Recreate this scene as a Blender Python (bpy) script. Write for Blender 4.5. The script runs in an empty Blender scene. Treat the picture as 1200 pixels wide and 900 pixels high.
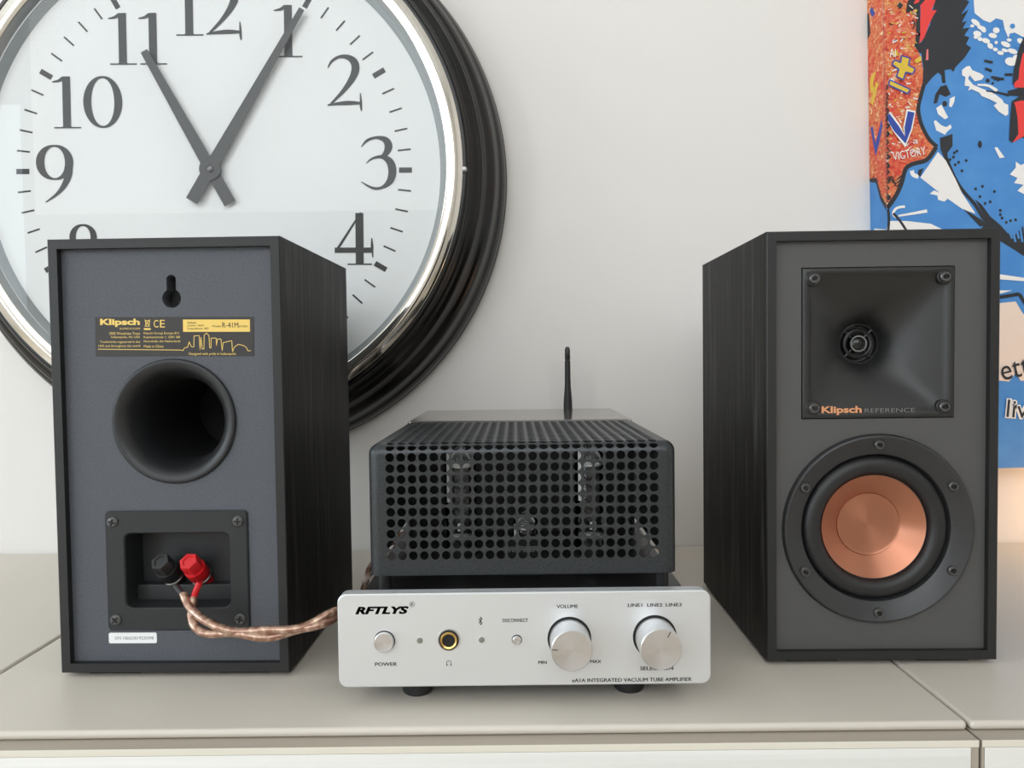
import bpy, bmesh, math, random
from mathutils import Vector, Matrix
random.seed(7)
PI = math.pi
S = bpy.context.scene
COL = S.collection

# ------------------------------------------------------------------ camera
cam_d = bpy.data.cameras.new('camera'); cam = bpy.data.objects.new('camera', cam_d); COL.objects.link(cam)
cam_d.sensor_fit = 'HORIZONTAL'; cam_d.sensor_width = 36.0; cam_d.lens = 876.96 / 1200 * 36.0
cam_d.clip_start = 0.01; cam_d.clip_end = 50
_right = (0.99991321, 0.00345568, -0.01271307); _down = (-0.01258677, -0.03439516, -0.99932905); _fwd = (-0.00389063, 0.99940234, -0.03434868)
cam.matrix_world = Matrix(((_right[0], -_down[0], -_fwd[0], 0), (_right[1], -_down[1], -_fwd[1], 0), (_right[2], -_down[2], -_fwd[2], 0.19934), (0, 0, 0, 1)))
S.camera = cam

# ------------------------------------------------------------------ world, light, exposure
W = bpy.data.worlds.new('daylight_sky'); S.world = W; W.use_nodes = True
bg = W.node_tree.nodes['Background']; bg.inputs['Color'].default_value = (0.62, 0.80, 1.0, 1); bg.inputs['Strength'].default_value = 1.5
S.view_settings.view_transform = 'Standard'; S.view_settings.look = 'None'; S.view_settings.gamma = 1.0
S.view_settings.exposure = -0.38; S.view_settings.use_curve_mapping = False
S.cycles.use_denoising = True
S.cycles.max_bounces = 10; S.cycles.transparent_max_bounces = 12

def area(name, loc, target, sx, sy, power, color):
    d = bpy.data.lights.new(name, 'AREA'); d.shape = 'RECTANGLE'; d.size = sx; d.size_y = sy; d.energy = power; d.color = color
    o = bpy.data.objects.new(name, d); COL.objects.link(o); o.location = loc
    o.rotation_euler = (Vector(target) - Vector(loc)).to_track_quat('-Z', 'Y').to_euler()
    return o
def lamp(name, loc, power, color, radius):
    d = bpy.data.lights.new(name, 'POINT'); d.energy = power; d.color = color; d.shadow_soft_size = radius
    o = bpy.data.objects.new(name, d); COL.objects.link(o); o.location = loc
    return o
# daylight through the windows of the room: one in the left wall, two in the wall behind the camera
area('left_window_daylight', (-3.36, -0.35, 0.95), (0, -0.35, 0.95), 1.9, 1.5, 44, (0.88, 0.96, 1.0))
area('rear_window_daylight', (-0.6, -2.36, 1.65), (-0.6, 0, 1.65), 3.6, 1.4, 54, (1.0, 0.99, 0.97))
area('front_left_window_daylight', (-2.86, -2.36, 0.55), (-2.86, 0, 0.55), 0.8, 1.9, 34, (0.82, 0.92, 1.0))
# a small warm lamp further along the sideboard, to the right of the frame
lamp('warm_lamp', (0.60, 0.70, 0.06), 0.50, (1.0, 0.52, 0.20), 0.03)

# ------------------------------------------------------------------ helpers
def lin(r, g, b):
    f = lambda c: (c / 255 / 12.92) if c / 255 <= 0.04045 else ((c / 255 + 0.055) / 1.055) ** 2.4
    return (f(r), f(g), f(b), 1)

ROT = 0.25
def mat(name, color, rough=0.5, metal=0.0, coat=0.0, aniso=0.0, noise=None, bump=None, spec=0.5, radial=None):
    m = bpy.data.materials.new(name); m.use_nodes = True
    nt = m.node_tree; b = nt.nodes['Principled BSDF']
    b.inputs['Base Color'].default_value = color; b.inputs['Roughness'].default_value = rough; b.inputs['Metallic'].default_value = metal
    b.inputs['Coat Weight'].default_value = coat; b.inputs['Specular IOR Level'].default_value = spec
    b.inputs['Coat Roughness'].default_value = 0.06
    if aniso:
        b.inputs['Anisotropic'].default_value = aniso; b.inputs['Anisotropic Rotation'].default_value = ROT
        t = nt.nodes.new('ShaderNodeTangent'); t.direction_type = 'RADIAL'; t.axis = radial or 'Y'
        nt.links.new(t.outputs[0], b.inputs['Tangent'])
    if noise or bump:
        tc = nt.nodes.new('ShaderNodeTexCoord')
        mp = nt.nodes.new('ShaderNodeMapping'); nt.links.new(tc.outputs['Object'], mp.inputs['Vector'])
    if noise:      # (scale vector, detail, color2, low, high)
        sc, det, c2, lo, hi = noise
        mp.inputs['Scale'].default_value = sc
        n = nt.nodes.new('ShaderNodeTexNoise'); n.inputs['Scale'].default_value = 1.0; n.inputs['Detail'].default_value = det
        nt.links.new(mp.outputs[0], n.inputs['Vector'])
        r = nt.nodes.new('ShaderNodeValToRGB'); r.color_ramp.elements[0].position = lo; r.color_ramp.elements[1].position = hi
        r.color_ramp.elements[0].color = color; r.color_ramp.elements[1].color = c2
        nt.links.new(n.outputs['Fac'], r.inputs['Fac']); nt.links.new(r.outputs['Color'], b.inputs['Base Color'])
    if bump:       # (scale vector, detail, strength, distance)
        sc, det, st, di = bump
        mp2 = nt.nodes.new('ShaderNodeMapping'); nt.links.new(tc.outputs['Object'], mp2.inputs['Vector']); mp2.inputs['Scale'].default_value = sc
        n = nt.nodes.new('ShaderNodeTexNoise'); n.inputs['Scale'].default_value = 1.0; n.inputs['Detail'].default_value = det
        nt.links.new(mp2.outputs[0], n.inputs['Vector'])
        bp = nt.nodes.new('ShaderNodeBump'); bp.inputs['Strength'].default_value = st; bp.inputs['Distance'].default_value = di
        nt.links.new(n.outputs['Fac'], bp.inputs['Height']); nt.links.new(bp.outputs[0], b.inputs['Normal'])
    return m

def glass_mat(name, tint=(1, 1, 1, 1), ior=1.45, rough=0.0, add=0.0):
    m = bpy.data.materials.new(name); m.use_nodes = True; nt = m.node_tree; nt.nodes.clear()
    out = nt.nodes.new('ShaderNodeOutputMaterial'); mix = nt.nodes.new('ShaderNodeMixShader')
    tr = nt.nodes.new('ShaderNodeBsdfTransparent'); gl = nt.nodes.new('ShaderNodeBsdfGlossy'); fr = nt.nodes.new('ShaderNodeFresnel')
    tr.inputs['Color'].default_value = tint; gl.inputs['Roughness'].default_value = rough; fr.inputs['IOR'].default_value = ior
    nt.links.new(fr.outputs[0], mix.inputs[0]); nt.links.new(tr.outputs[0], mix.inputs[1]); nt.links.new(gl.outputs[0], mix.inputs[2])
    nt.links.new(mix.outputs[0], out.inputs['Surface'])
    return m

class MB:
    """collects verts and faces for one mesh"""
    def __init__(self): self.v = []; self.f = []; self.mi = []
    def add(self, vs, fs, mi=0):
        o = len(self.v); self.v += [tuple(p) for p in vs]
        for f in fs: self.f.append(tuple(i + o for i in f)); self.mi.append(mi)
    def box(self, x0, x1, y0, y1, z0, z1, mi=0):
        self.add([(x0,y0,z0),(x1,y0,z0),(x1,y1,z0),(x0,y1,z0),(x0,y0,z1),(x1,y0,z1),(x1,y1,z1),(x0,y1,z1)],
                 [(0,3,2,1),(4,5,6,7),(0,1,5,4),(1,2,6,5),(2,3,7,6),(3,0,4,7)], mi)
    def lathe(self, prof, cx=0, cz=0, n=64, y0=0.0, mi=0, closed=False):
        """revolve (radius, y) profile about the y axis through (cx, cz)"""
        vs = []; fs = []
        idx = []
        for r, y in prof:
            if r < 1e-7:
                idx.append([len(vs)] * n); vs.append((cx, y0 + y, cz))
            else:
                idx.append(list(range(len(vs), len(vs) + n)))
                vs += [(cx + r * math.cos(2*PI*k/n), y0 + y, cz + r * math.sin(2*PI*k/n)) for k in range(n)]
        pairs = list(zip(range(len(prof) - 1), range(1, len(prof))))
        if closed: pairs.append((len(prof) - 1, 0))
        for a, b in pairs:
            for k in range(n):
                q = [idx[a][k], idx[a][(k+1) % n], idx[b][(k+1) % n], idx[b][k]]
                u = []
                for i in q:
                    if i not in u: u.append(i)
                if len(u) >= 3: fs.append(tuple(u))
        self.add(vs, fs, mi)
    def lathez(self, prof, cx, cy, n=32, mi=0):
        """revolve (radius, z) profile about the z axis"""
        m = MB(); m.lathe([(r, z) for r, z in prof], 0, 0, n)
        self.add([(cx + x, cy + z, y) for x, y, z in m.v], [tuple(reversed(f)) for f in m.f], mi)
    def prism(self, pts, y0, y1, mi=0):
        """extrude a polygon of (x, z) from y0 (front) to y1"""
        n = len(pts)
        self.add([(x, y0, z) for x, z in pts] + [(x, y1, z) for x, z in pts],
                 [tuple(range(n)), tuple(range(2*n-1, n-1, -1))] + [(i, i + n, (i+1) % n + n, (i+1) % n) for i in range(n)], mi)
    def tube(self, pts, r, n=10, mi=0, cap=True):
        pts = [Vector(p) for p in pts]; rs = r if isinstance(r, (list, tuple)) else [r] * len(pts)
        t = (pts[1] - pts[0]).normalized(); a = t.orthogonal().normalized(); vs = []
        for i, p in enumerate(pts):
            t2 = (pts[min(i+1, len(pts)-1)] - pts[max(i-1, 0)]).normalized()
            a = (a - t2 * a.dot(t2)).normalized(); b = t2.cross(a)
            vs += [p + (a * math.cos(2*PI*k/n) + b * math.sin(2*PI*k/n)) * rs[i] for k in range(n)]
        fs = [(i*n+k, i*n+(k+1) % n, (i+1)*n+(k+1) % n, (i+1)*n+k) for i in range(len(pts)-1) for k in range(n)]
        if cap: fs += [tuple(range(n-1, -1, -1)), tuple(range((len(pts)-1)*n, len(pts)*n))]
        self.add(vs, fs, mi)
    def mesh(self, name, mats, sharp=35, bevel=0, seg=2, fix=True):
        me = bpy.data.meshes.new(name); me.from_pydata(self.v, [], self.f)
        for m in (mats if isinstance(mats, (list, tuple)) else [mats]): me.materials.append(m)
        me.polygons.foreach_set('material_index', self.mi)
        bm = bmesh.new(); bm.from_mesh(me)
        if fix: bmesh.ops.recalc_face_normals(bm, faces=bm.faces)
        if bevel:
            es = [e for e in bm.edges if len(e.link_faces) == 2 and e.calc_face_angle(0) > 0.6]
            bmesh.ops.bevel(bm, geom=es, offset=bevel, segments=seg, profile=0.5, affect='EDGES', clamp_overlap=True)
        bm.to_mesh(me); bm.free()
        me.polygons.foreach_set('use_smooth', [True] * len(me.polygons))
        me.set_sharp_from_angle(angle=math.radians(sharp))
        return me
    def build(self, name, mats, parent=None, label=None, **kw):
        o = bpy.data.objects.new(name, self.mesh(name, mats, **kw)); COL.objects.link(o)
        if parent is not None: o.parent = parent
        if label: o['label'] = label
        if kw.get('bevel'): wn = o.modifiers.new('even_normals', 'WEIGHTED_NORMAL'); wn.weight = 100; wn.keep_sharp = True
        return o

def inst(name, me, parent, loc=(0, 0, 0), rot=(0, 0, 0)):
    o = bpy.data.objects.new(name, me); COL.objects.link(o); o.parent = parent; o.location = loc; o.rotation_euler = rot
    return o
def thing(name, label, cat, loc=(0, 0, 0), rotz=0.0, group=None):
    o = bpy.data.objects.new(name, None); COL.objects.link(o); o.location = loc; o.rotation_euler = (0, 0, rotz)
    o.empty_display_size = 0.05; o['label'] = label; o['category'] = cat
    if group: o['group'] = group
    return o
def struct(name, mb, m, parent=None, **kw):
    o = mb.build(name, m, parent, **kw); o['kind'] = 'structure'; return o

def rrect(x0, x1, z0, z1, r, n=6):
    """rounded rectangle outline, counter-clockwise seen from the front (-y)"""
    p = []
    for cx, cz, a0 in ((x1-r, z1-r, 0), (x0+r, z1-r, 90), (x0+r, z0+r, 180), (x1-r, z0+r, 270)):
        for k in range(n + 1):
            a = math.radians(a0 + 90 * k / n); p.append((cx + r*math.cos(a), cz + r*math.sin(a)))
    return p

def spline(pts, n=8):
    """Catmull-Rom through points of any dimension"""
    out = []
    P = [pts[0]] + list(pts) + [pts[-1]]
    for i in range(1, len(P) - 2):
        for k in range(n):
            t = k / n
            out.append(tuple(0.5 * (2*b + (c-a)*t + (2*a-5*b+4*c-d)*t*t + (3*b-a-3*c+d)*t**3) for a, b, c, d in zip(P[i-1], P[i], P[i+1], P[i+2])))
    out.append(tuple(pts[-1]))
    return out

_dg = bpy.context.evaluated_depsgraph_get
def text(s, x0, x1, z0, z1, m, parent, name='printed_lettering', y=-0.0001, bold=0.0, shear=0.0, tilt=0.0, label=None, fat=0.0):
    """flat printed word fitted into the box x0..x1, z0..z1 of the parent's front plane"""
    c = bpy.data.curves.new('word', 'FONT'); c.body = s; c.size = 1.0; c.shear = shear; c.offset = bold; c.resolution_u = 4; c.extrude = 0.0
    t = bpy.data.objects.new('word', c); COL.objects.link(t)
    bpy.context.view_layer.update()
    me = bpy.data.meshes.new_from_object(t.evaluated_get(_dg()))
    bpy.data.objects.remove(t); bpy.data.curves.remove(c)
    xs = [v.co.x for v in me.vertices]; ys = [v.co.y for v in me.vertices]
    ax, bx, ay, by = min(xs), max(xs), min(ys), max(ys)
    mx, mz = (x0 + x1) / 2, (z0 + z1) / 2
    for v in me.vertices:
        u = x0 + (v.co.x - ax) / (bx - ax) * (x1 - x0) - mx; w = z0 + (v.co.y - ay) / (by - ay) * (z1 - z0) - mz
        v.co = (u, 0, w)
    if fat:        # heavier strokes: the same outlines again, shifted sideways
        bm = bmesh.new(); bm.from_mesh(me); src = bm.faces[:]
        for dx, dz in ((fat, 0), (-fat, 0), (0, fat * .6)):
            r_ = bmesh.ops.duplicate(bm, geom=src)
            bmesh.ops.translate(bm, verts=[e for e in r_['geom'] if isinstance(e, bmesh.types.BMVert)], vec=(dx, -.000004, dz))
        bm.to_mesh(me); bm.free()
    me.materials.clear(); me.materials.append(m)
    me.name = name
    o = bpy.data.objects.new(name, me); COL.objects.link(o); o.parent = parent
    o.location = (mx, y, mz); o.rotation_euler = (0, tilt, 0)
    if label: o['label'] = label
    return o

# ------------------------------------------------------------------ materials
M_wall = mat('wall_paint', lin(229, 225, 220), 0.75, bump=((60, 60, 60), 3, 0.06, 0.002))
M_room = mat('room_paint', lin(232, 228, 222), 0.8)
M_ceil = mat('ceiling_paint', lin(240, 240, 238), 0.85)
M_floor = mat('pale_oak_floor', lin(206, 194, 178), 0.5, noise=((2, 14, 2), 5, lin(186, 172, 154), 0.35, 0.7))
M_trim = mat('white_trim', lin(238, 238, 236), 0.4)
M_top = mat('greige_glass_top', lin(210, 202, 190), 0.34, noise=((2, 2, 2), 2, lin(206, 198, 185), 0.3, 0.7), spec=0.45)
M_carc = mat('greige_carcass', lin(172, 162, 148), 0.5)
M_lip = mat('cream_edge', lin(226, 220, 206), 0.5)
M_draw = mat('white_grained_drawer', lin(240, 240, 236), 0.45, noise=((1.5, 1, 90), 5, lin(225, 225, 220), 0.42, 0.62), bump=((3, 1, 160), 4, 0.25, 0.001))
M_white = mat('white_lacquer', lin(232, 231, 226), 0.4)
M_ash = mat('black_ash_vinyl', lin(13, 12, 11), 0.52, noise=((150, 150, 9), 10, lin(64, 62, 58), 0.52, 0.72), bump=((260, 260, 10), 6, 0.6, 0.0006), spec=0.25)
M_edge = mat('black_vinyl_edge', lin(28, 28, 28), 0.5, bump=((400, 400, 400), 2, 0.1, 0.0003))
M_baffle = mat('charcoal_baffle', lin(78, 77, 76), 0.55, bump=((900, 900, 900), 2, 0.12, 0.0003))
M_rear = mat('speckled_charcoal_panel', lin(74, 77, 84), 0.62, noise=((900, 900, 900), 3, lin(85, 88, 95), 0.35, 0.7), bump=((700, 700, 700), 4, 0.35, 0.0005))
M_blk = mat('black_plastic', lin(36, 36, 37), 0.42)
M_blk2 = mat('textured_black_plastic', lin(30, 32, 34), 0.5, bump=((1200, 1200, 1200), 2, 0.25, 0.0003))
M_satin = mat('satin_black_horn', lin(36, 36, 36), 0.40)
M_ring = mat('woofer_frame_black', lin(46, 46, 47), 0.36)
M_rub = mat('rubber_surround', lin(30, 30, 31), 0.45)
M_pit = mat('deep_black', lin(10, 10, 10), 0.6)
M_copper = mat('spun_copper', lin(188, 128, 102), 0.34, 0.88, aniso=0.75)
M_steel = mat('screw_steel', lin(150, 150, 150), 0.3, 1.0)
M_dscrew = mat('dark_screw', lin(104, 104, 104), 0.32, 0.8)
M_red = mat('red_plastic', lin(206, 26, 34), 0.35)
M_plate = mat('brushed_silver_plate', lin(226, 228, 230), 0.42, 0.65, bump=((6, 6, 1400), 3, 0.05, 0.0002))
M_spun = mat('spun_aluminium', lin(222, 222, 226), 0.24, 1.0, aniso=0.85)
M_alu = mat('turned_aluminium', lin(212, 212, 212), 0.28, 0.95)
M_gold = mat('gold_contact', lin(226, 186, 110), 0.25, 1.0)
M_cage = mat('grey_hammered_steel', lin(48, 51, 53), 0.36, 0.45, noise=((700, 700, 700), 3, lin(66, 69, 71), 0.3, 0.75), bump=((800, 800, 800), 3, 0.15, 0.0002))
M_deck = mat('black_chassis', lin(20, 20, 20), 0.35)
M_cover = mat('grey_gloss_cover', lin(150, 144, 138), 0.13, 0.8)
M_ink = mat('black_ink', lin(32, 32, 34), 0.6)
M_tube = glass_mat('tube_glass', ior=1.6)
M_cglass = glass_mat('clock_glass', ior=1.34)
M_getter = mat('tube_plate_grey', lin(60, 60, 62), 0.35, 0.8)
M_glint_mica = mat('tube_glint_mica_white', lin(250, 250, 248), 0.35, 0.2)  # near-white for the painted tube glints and the mica discs
M_wire = mat('clear_copper_cable', lin(150, 108, 88), 0.25, 0.55, coat=0.8, noise=((260, 260, 260), 3, lin(214, 184, 160), 0.42, 0.7))
M_cblk = mat('gloss_black_case', lin(11, 10, 10), 0.24, spec=0.4)
M_chrome = mat('chrome_bezel', lin(226, 222, 214), 0.1, 1.0)
M_bevel = mat('brushed_inner_bezel', lin(176, 180, 182), 0.3, 0.9)
M_dial = mat('clock_dial_white', lin(240, 242, 240), 0.55)
M_num = mat('dial_print_grey', lin(42, 43, 41), 0.5)
M_hand = mat('gunmetal_hand', lin(58, 58, 55), 0.4, 0.3)
M_orange_print = mat('copper_print', lin(214, 150, 106), 0.5)
M_grey_print = mat('grey_print', lin(112, 112, 112), 0.5)
M_yel = mat('yellow_print', lin(236, 202, 106), 0.55)
M_lab = mat('brown_black_label', lin(46, 42, 40), 0.5)
M_sticker = mat('white_sticker', lin(240, 240, 240), 0.5)
M_led = mat('led_lens', lin(126, 130, 118), 0.2)

# ------------------------------------------------------------------ the room
WY = 0.7825; FZ = -0.62; CZ = 2.4; XL, XR, YF = -3.4, 2.4, -2.4
b = MB(); b.box(XL - .1, XR + .1, WY, WY + .1, FZ - .1, CZ + .1); struct('wall_back', b, M_wall)
b = MB(); b.box(XL - .1, XR + .1, YF - .1, WY + .1, FZ - .1, FZ); struct('floor', b, M_floor)
b = MB(); b.box(XL - .1, XR + .1, YF - .1, WY + .1, CZ, CZ + .1); struct('ceiling', b, M_ceil)
b = MB(); b.box(XR, XR + .1, YF, WY, FZ, CZ); struct('wall_right', b, M_room)
b = MB()      # left wall round its window opening
for y0, y1, z0, z1 in ((YF, -1.3, FZ, CZ), (.6, WY, FZ, CZ), (-1.3, .6, FZ, .2), (-1.3, .6, 1.7, CZ)): b.box(XL - .1, XL, y0, y1, z0, z1)
struct('wall_left', b, M_room)
b = MB()
for x0, x1, z0, z1 in ((XL, -3.3, FZ, CZ), (-2.46, -2.4, FZ, CZ), (-3.3, -2.46, FZ, -.45), (-3.3, -2.46, 1.55, CZ), (1.2, XR, FZ, CZ), (-2.4, 1.2, FZ, .95), (-2.4, 1.2, 2.35, CZ)): b.box(x0, x1, YF - .1, YF, z0, z1)
struct('wall_front', b, M_room)
b = MB()
for y0, y1, z0, z1 in ((-1.3, -1.24, .2, 1.7), (.54, .6, .2, 1.7), (-1.3, .6, .2, .26), (-1.3, .6, 1.64, 1.7), (-.37, -.33, .2, 1.7)): b.box(XL - .09, XL - .05, y0, y1, z0, z1)
struct('window_1', b, M_trim)
b = MB()
for x0, x1, z0, z1 in ((-2.4, -2.34, .95, 2.35), (1.14, 1.2, .95, 2.35), (-2.4, 1.2, .95, 1.01), (-2.4, 1.2, 2.29, 2.35), (-1.22, -1.18, .95, 2.35), (-.02, .02, .95, 2.35)): b.box(x0, x1, YF - .09, YF - .05, z0, z1)
struct('window_2', b, M_trim)
b = MB()
for x0, x1, z0, z1 in ((-3.3, -3.25, -.45, 1.55), (-2.51, -2.46, -.45, 1.55), (-3.3, -2.46, -.45, -.39), (-3.3, -2.46, 1.49, 1.55)): b.box(x0, x1, YF - .09, YF - .05, z0, z1)
struct('window_3', b, M_trim)

# ------------------------------------------------------------------ sideboard units
def cabinet(x0, x1, label, grained, first_label=None):
    w = x1 - x0; cx = (x0 + x1) / 2
    t = thing('drawer_cabinet', label, 'cabinet', (cx, 0.585, FZ), 0, 'sideboard units under the speakers')
    X0, X1 = -w/2, w/2; yo = -0.585; zo = -FZ
    b = MB(); b.box(X0, X1, .3985 + yo, WY - .002 + yo, zo - .005, zo); b.build('top_panel', M_top, t, bevel=.0022, seg=3, label='greige top panel with a rounded front edge')
    b = MB(); b.box(X0, X1, .389 + yo, WY - .002 + yo, .05, zo - .0052); b.build('carcass', M_carc, t)
    b = MB(); b.box(X0, X1, .3883 + yo, .3890 + yo, zo - .0087, zo - .0050); b.build('edge_band', M_lip, t, bevel=.0003)
    b = MB(); b.box(X0 + .02, X1 - .02, .43 + yo, WY - .03 + yo, 0, .05); b.build('plinth', M_white, t)
    z1 = zo - .0088
    for k in range(3):
        b = MB(); b.box(X0 + .0012, X1 - .0045, .3705 + yo + .0175, .3888 + yo, z1 - .175, z1)
        d = b.build('drawer', M_draw if grained else M_white, t, bevel=.0012)
        z1 -= .178
    return t
cabinet(-.3350, .2423, 'middle white grained sideboard unit with the amplifier on its greige top', True)
cabinet(.2440, .8200, 'right-hand white sideboard unit beyond the seam under the copper-woofer speaker', False)
cabinet(-.9130, -.3367, 'left-hand white sideboard unit beyond the seam beside the rear-facing speaker', True)

# ------------------------------------------------------------------ speakers
SW, SH, SD = .146, .274, .1706
def socket_screw(parent, x, y, z, r=.0034, m=None):
    b = MB(); b.lathe([(r, .0003), (r, -.0012), (r*.86, -.0018), (r*.58, -.0018), (r*.5, -.0006), (0, -.0006)], n=20)
    o = b.build('screw', m or M_dscrew, parent); o.location = (x, y, z)
    b = MB(); b.lathe([(r*.36, -.0012), (r*.3, -.0019), (r*.12, -.0019), (0, -.0012)], n=6); b.build('screw_socket', M_pit, o)
    return o
def cross_screw(parent, x, y, z, r=.0036, rot=0.3):
    b = MB(); b.lathe([(r, .0003), (r, -.0006), (r*.8, -.0014), (0, -.0018)], n=24)
    o = b.build('screw', M_dscrew, parent); o.location = (x, y, z); o.rotation_euler = (0, rot, 0)
    b = MB(); b.box(-r*.62, r*.62, -.0020, -.0012, -r*.14, r*.14); b.box(-r*.14, r*.14, -.0021, -.0012, -r*.62, r*.62)
    b.build('cross_recess', M_pit, o)
    return o

def speaker_box(loc, rotz, label, panel_mat, rec, panel_name, thick=.006):
    """origin at the bottom left corner of the face towards the camera; local -y looks out of that face"""
    t = thing('bookshelf_speaker', label, 'speaker', loc, rotz)
    b = MB()
    z0 = .003; z1 = z0 + SH
    def loop(i, y): return [(i, y, z0+i), (SW-i, y, z0+i), (SW-i, y, z1-i), (i, y, z1-i)]
    e = .0006
    loops = [loop(thick, rec + .002), loop(thick, .0), loop(e, 0), loop(0, e), loop(0, SD-e), loop(e, SD), loop(thick, SD), loop(thick, SD-rec-.002)]
    vs = []; fs = []; mi = []
    for L in loops: vs += L
    for k in range(len(loops)-1):
        for i in range(4): b_ = (k*4+i, k*4+(i+1) % 4, (k+1)*4+(i+1) % 4, (k+1)*4+i); fs.append(b_); mi.append(0 if k == 3 else 1)
    b.add(vs, fs); b.mi = mi
    b.build('cabinet', [M_ash, M_edge], t, label='black ash grained cabinet shell')
    b = MB(); i = thick - .0004; b.box(i, SW-i, SD-rec-.012, SD-rec, z0+i, z1-i); b.build('far_panel', M_baffle, t)
    for fx, fy in ((.034, .014), (SW-.034, .014), (.034, SD-.03), (SW-.034, SD-.03)):
        b = MB(); b.box(fx-.02 if fx < .07 else fx-.014, fx+.014 if fx < .07 else fx+.02, fy-.008, fy+.008, 0, .0034); b.build('foot', M_rub, t, bevel=.0008)
    return t

def panel_with_holes(b, outline, holes, y, back):
    """flat panel at y with circular or polygonal holes: triangulated fill, plus hole walls back to 'back'"""
    bm = bmesh.new(); edges = []
    for lp in [outline] + holes:
        vs = [bm.verts.new((x, y, z)) for x, z in lp]
        for i in range(len(vs)): edges.append(bm.edges.new((vs[i], vs[(i+1) % len(vs)])))
    bmesh.ops.triangle_fill(bm, use_beauty=True, use_dissolve=False, edges=edges)
    bm.verts.index_update()
    b.add([v.co[:] for v in bm.verts], [[v.index for v in f.verts] for f in bm.faces]); bm.free()
    for lp in holes:
        n = len(lp)
        b.add([(x, y, z) for x, z in lp] + [(x, back, z) for x, z in lp], [(i, (i+1) % n, (i+1) % n + n, i + n) for i in range(n)])
def circle(cx, cz, r, n=48): return [(cx + r*math.cos(2*PI*k/n), cz + r*math.sin(2*PI*k/n)) for k in range(n)]

# ---- right-hand speaker, front towards the camera
RS = speaker_box((.15973, .47476, 0), -.013, 'black bookshelf speaker facing front with a copper woofer and square horn', M_baffle, .004, 'baffle')
ZB = .003
hx, hz, hh = .0715, .2032 + ZB, .0477
wx, wz = .0717, .0842 + ZB
b = MB()
panel_with_holes(b, [(.0057, ZB+.0057), (SW-.0057, ZB+.0057), (SW-.0057, ZB+SH-.0057), (.0057, ZB+SH-.0057)],
                 [[(hx-hh-.0006, hz-hh-.0006), (hx+hh+.0006, hz-hh-.0006), (hx+hh+.0006, hz+hh+.0006), (hx-hh-.0006, hz+hh+.0006)], circle(wx, wz, .0610, 72)], .004, .016)
b.build('baffle', M_baffle, RS, label='charcoal grey front baffle')
# horn: square mouth morphing to a round throat
b = MB(); n = 64; K = 22; DEP = .0285; rt = .0137; mh = .0432
def sect(t):
    s = rt + (mh - rt) * (1 - t) ** 2.1; out = []
    pw = 2 + 26 * (1 - t) ** 6
    for k in range(n):
        a = 2*PI*k/n; c, s_ = math.cos(a), math.sin(a)
        q = (abs(c)**pw + abs(s_)**pw) ** (-1/pw); out.append((hx + s*q*c, .0042 + DEP * t, hz + s*q*s_))
    return out
sq = lambda h, y: [(hx + h*math.cos(2*PI*k/n)/max(abs(math.cos(2*PI*k/n)), abs(math.sin(2*PI*k/n))), y, hz + h*math.sin(2*PI*k/n)/max(abs(math.cos(2*PI*k/n)), abs(math.sin(2*PI*k/n)))) for k in range(n)]
rings = [sq(hh, .014), sq(hh, .0034), sq(hh-.0008, .0028), sq(mh+.0012, .0028)] + [sect(k / K) for k in range(K + 1)]
b.add([p for r in rings for p in r], [(i*n+k, i*n+(k+1) % n, (i+1)*n+(k+1) % n, (i+1)*n+k) for i in range(len(rings)-1) for k in range(n)])
horn = b.build('horn', M_satin, RS, sharp=50, label='square flared black horn')
for sx in (-1, 1):
    for sz in (-1, 1):
        b = MB(); b.lathe([(.0046, .010), (.0046, .0026), (.0042, .0022), (0, .0022)], hx + sx*.0411, hz + sz*.0411, n=24)
        sb = b.build('screw_boss', M_satin, horn)
        socket_screw(RS, hx + sx*.0411, .0022, hz + sz*.0411, .0033)
# tweeter in the throat
TY = .0042 + DEP
b = MB(); b.lathe([(rt+.001, TY+.004), (rt+.001, TY-.0004), (rt-.0012, TY-.0008), (rt-.0016, TY+.003), (.0098, TY+.0036), (0, TY+.0036)], hx, hz, n=48)
tw = b.build('tweeter', M_blk, RS, sharp=40)
b = MB(); b.lathe([(.0102, TY+.003), (.0100, TY-.0006), (.0088, TY-.0012), (.0078, TY-.0004), (.0074, TY+.003)], hx, hz, n=48)
for k in range(4):
    a = PI/4 + k*PI/2
    b.tube([(hx + .0058*math.cos(a), TY+.0004, hz + .0058*math.sin(a)), (hx + .0128*math.cos(a), TY-.0002, hz + .0128*math.sin(a))], .0008, 6)
b.build('phase_plug', M_satin, tw)
b = MB(); b.lathe([(.0062, TY+.0032), (.0062, TY-.0004), (.0056, TY-.0016), (.0046, TY-.0016), (.0042, TY-.0006)], hx, hz, n=40)
b.build('plug_ring', mat('bright_plug_ring', lin(150, 155, 158), 0.15, 1.0), tw)
b = MB(); b.lathe([(.0043, TY), (.0042, TY-.001), (.003, TY-.002), (0, TY-.0026)], hx, hz, n=32)
b.build('tweeter_dome', mat('dome_black', lin(26, 26, 27), 0.15), tw)
text('Klipsch', .0355, .0609, ZB+.1575, ZB+.1632, M_orange_print, RS, 'brand_lettering', y=.00262, bold=.035, label='copper coloured brand lettering under the horn')
text('REFERENCE', .0628, .0945, ZB+.1588, ZB+.1616, M_grey_print, RS, 'series_lettering', y=.00262, label='grey series lettering under the horn')
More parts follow.
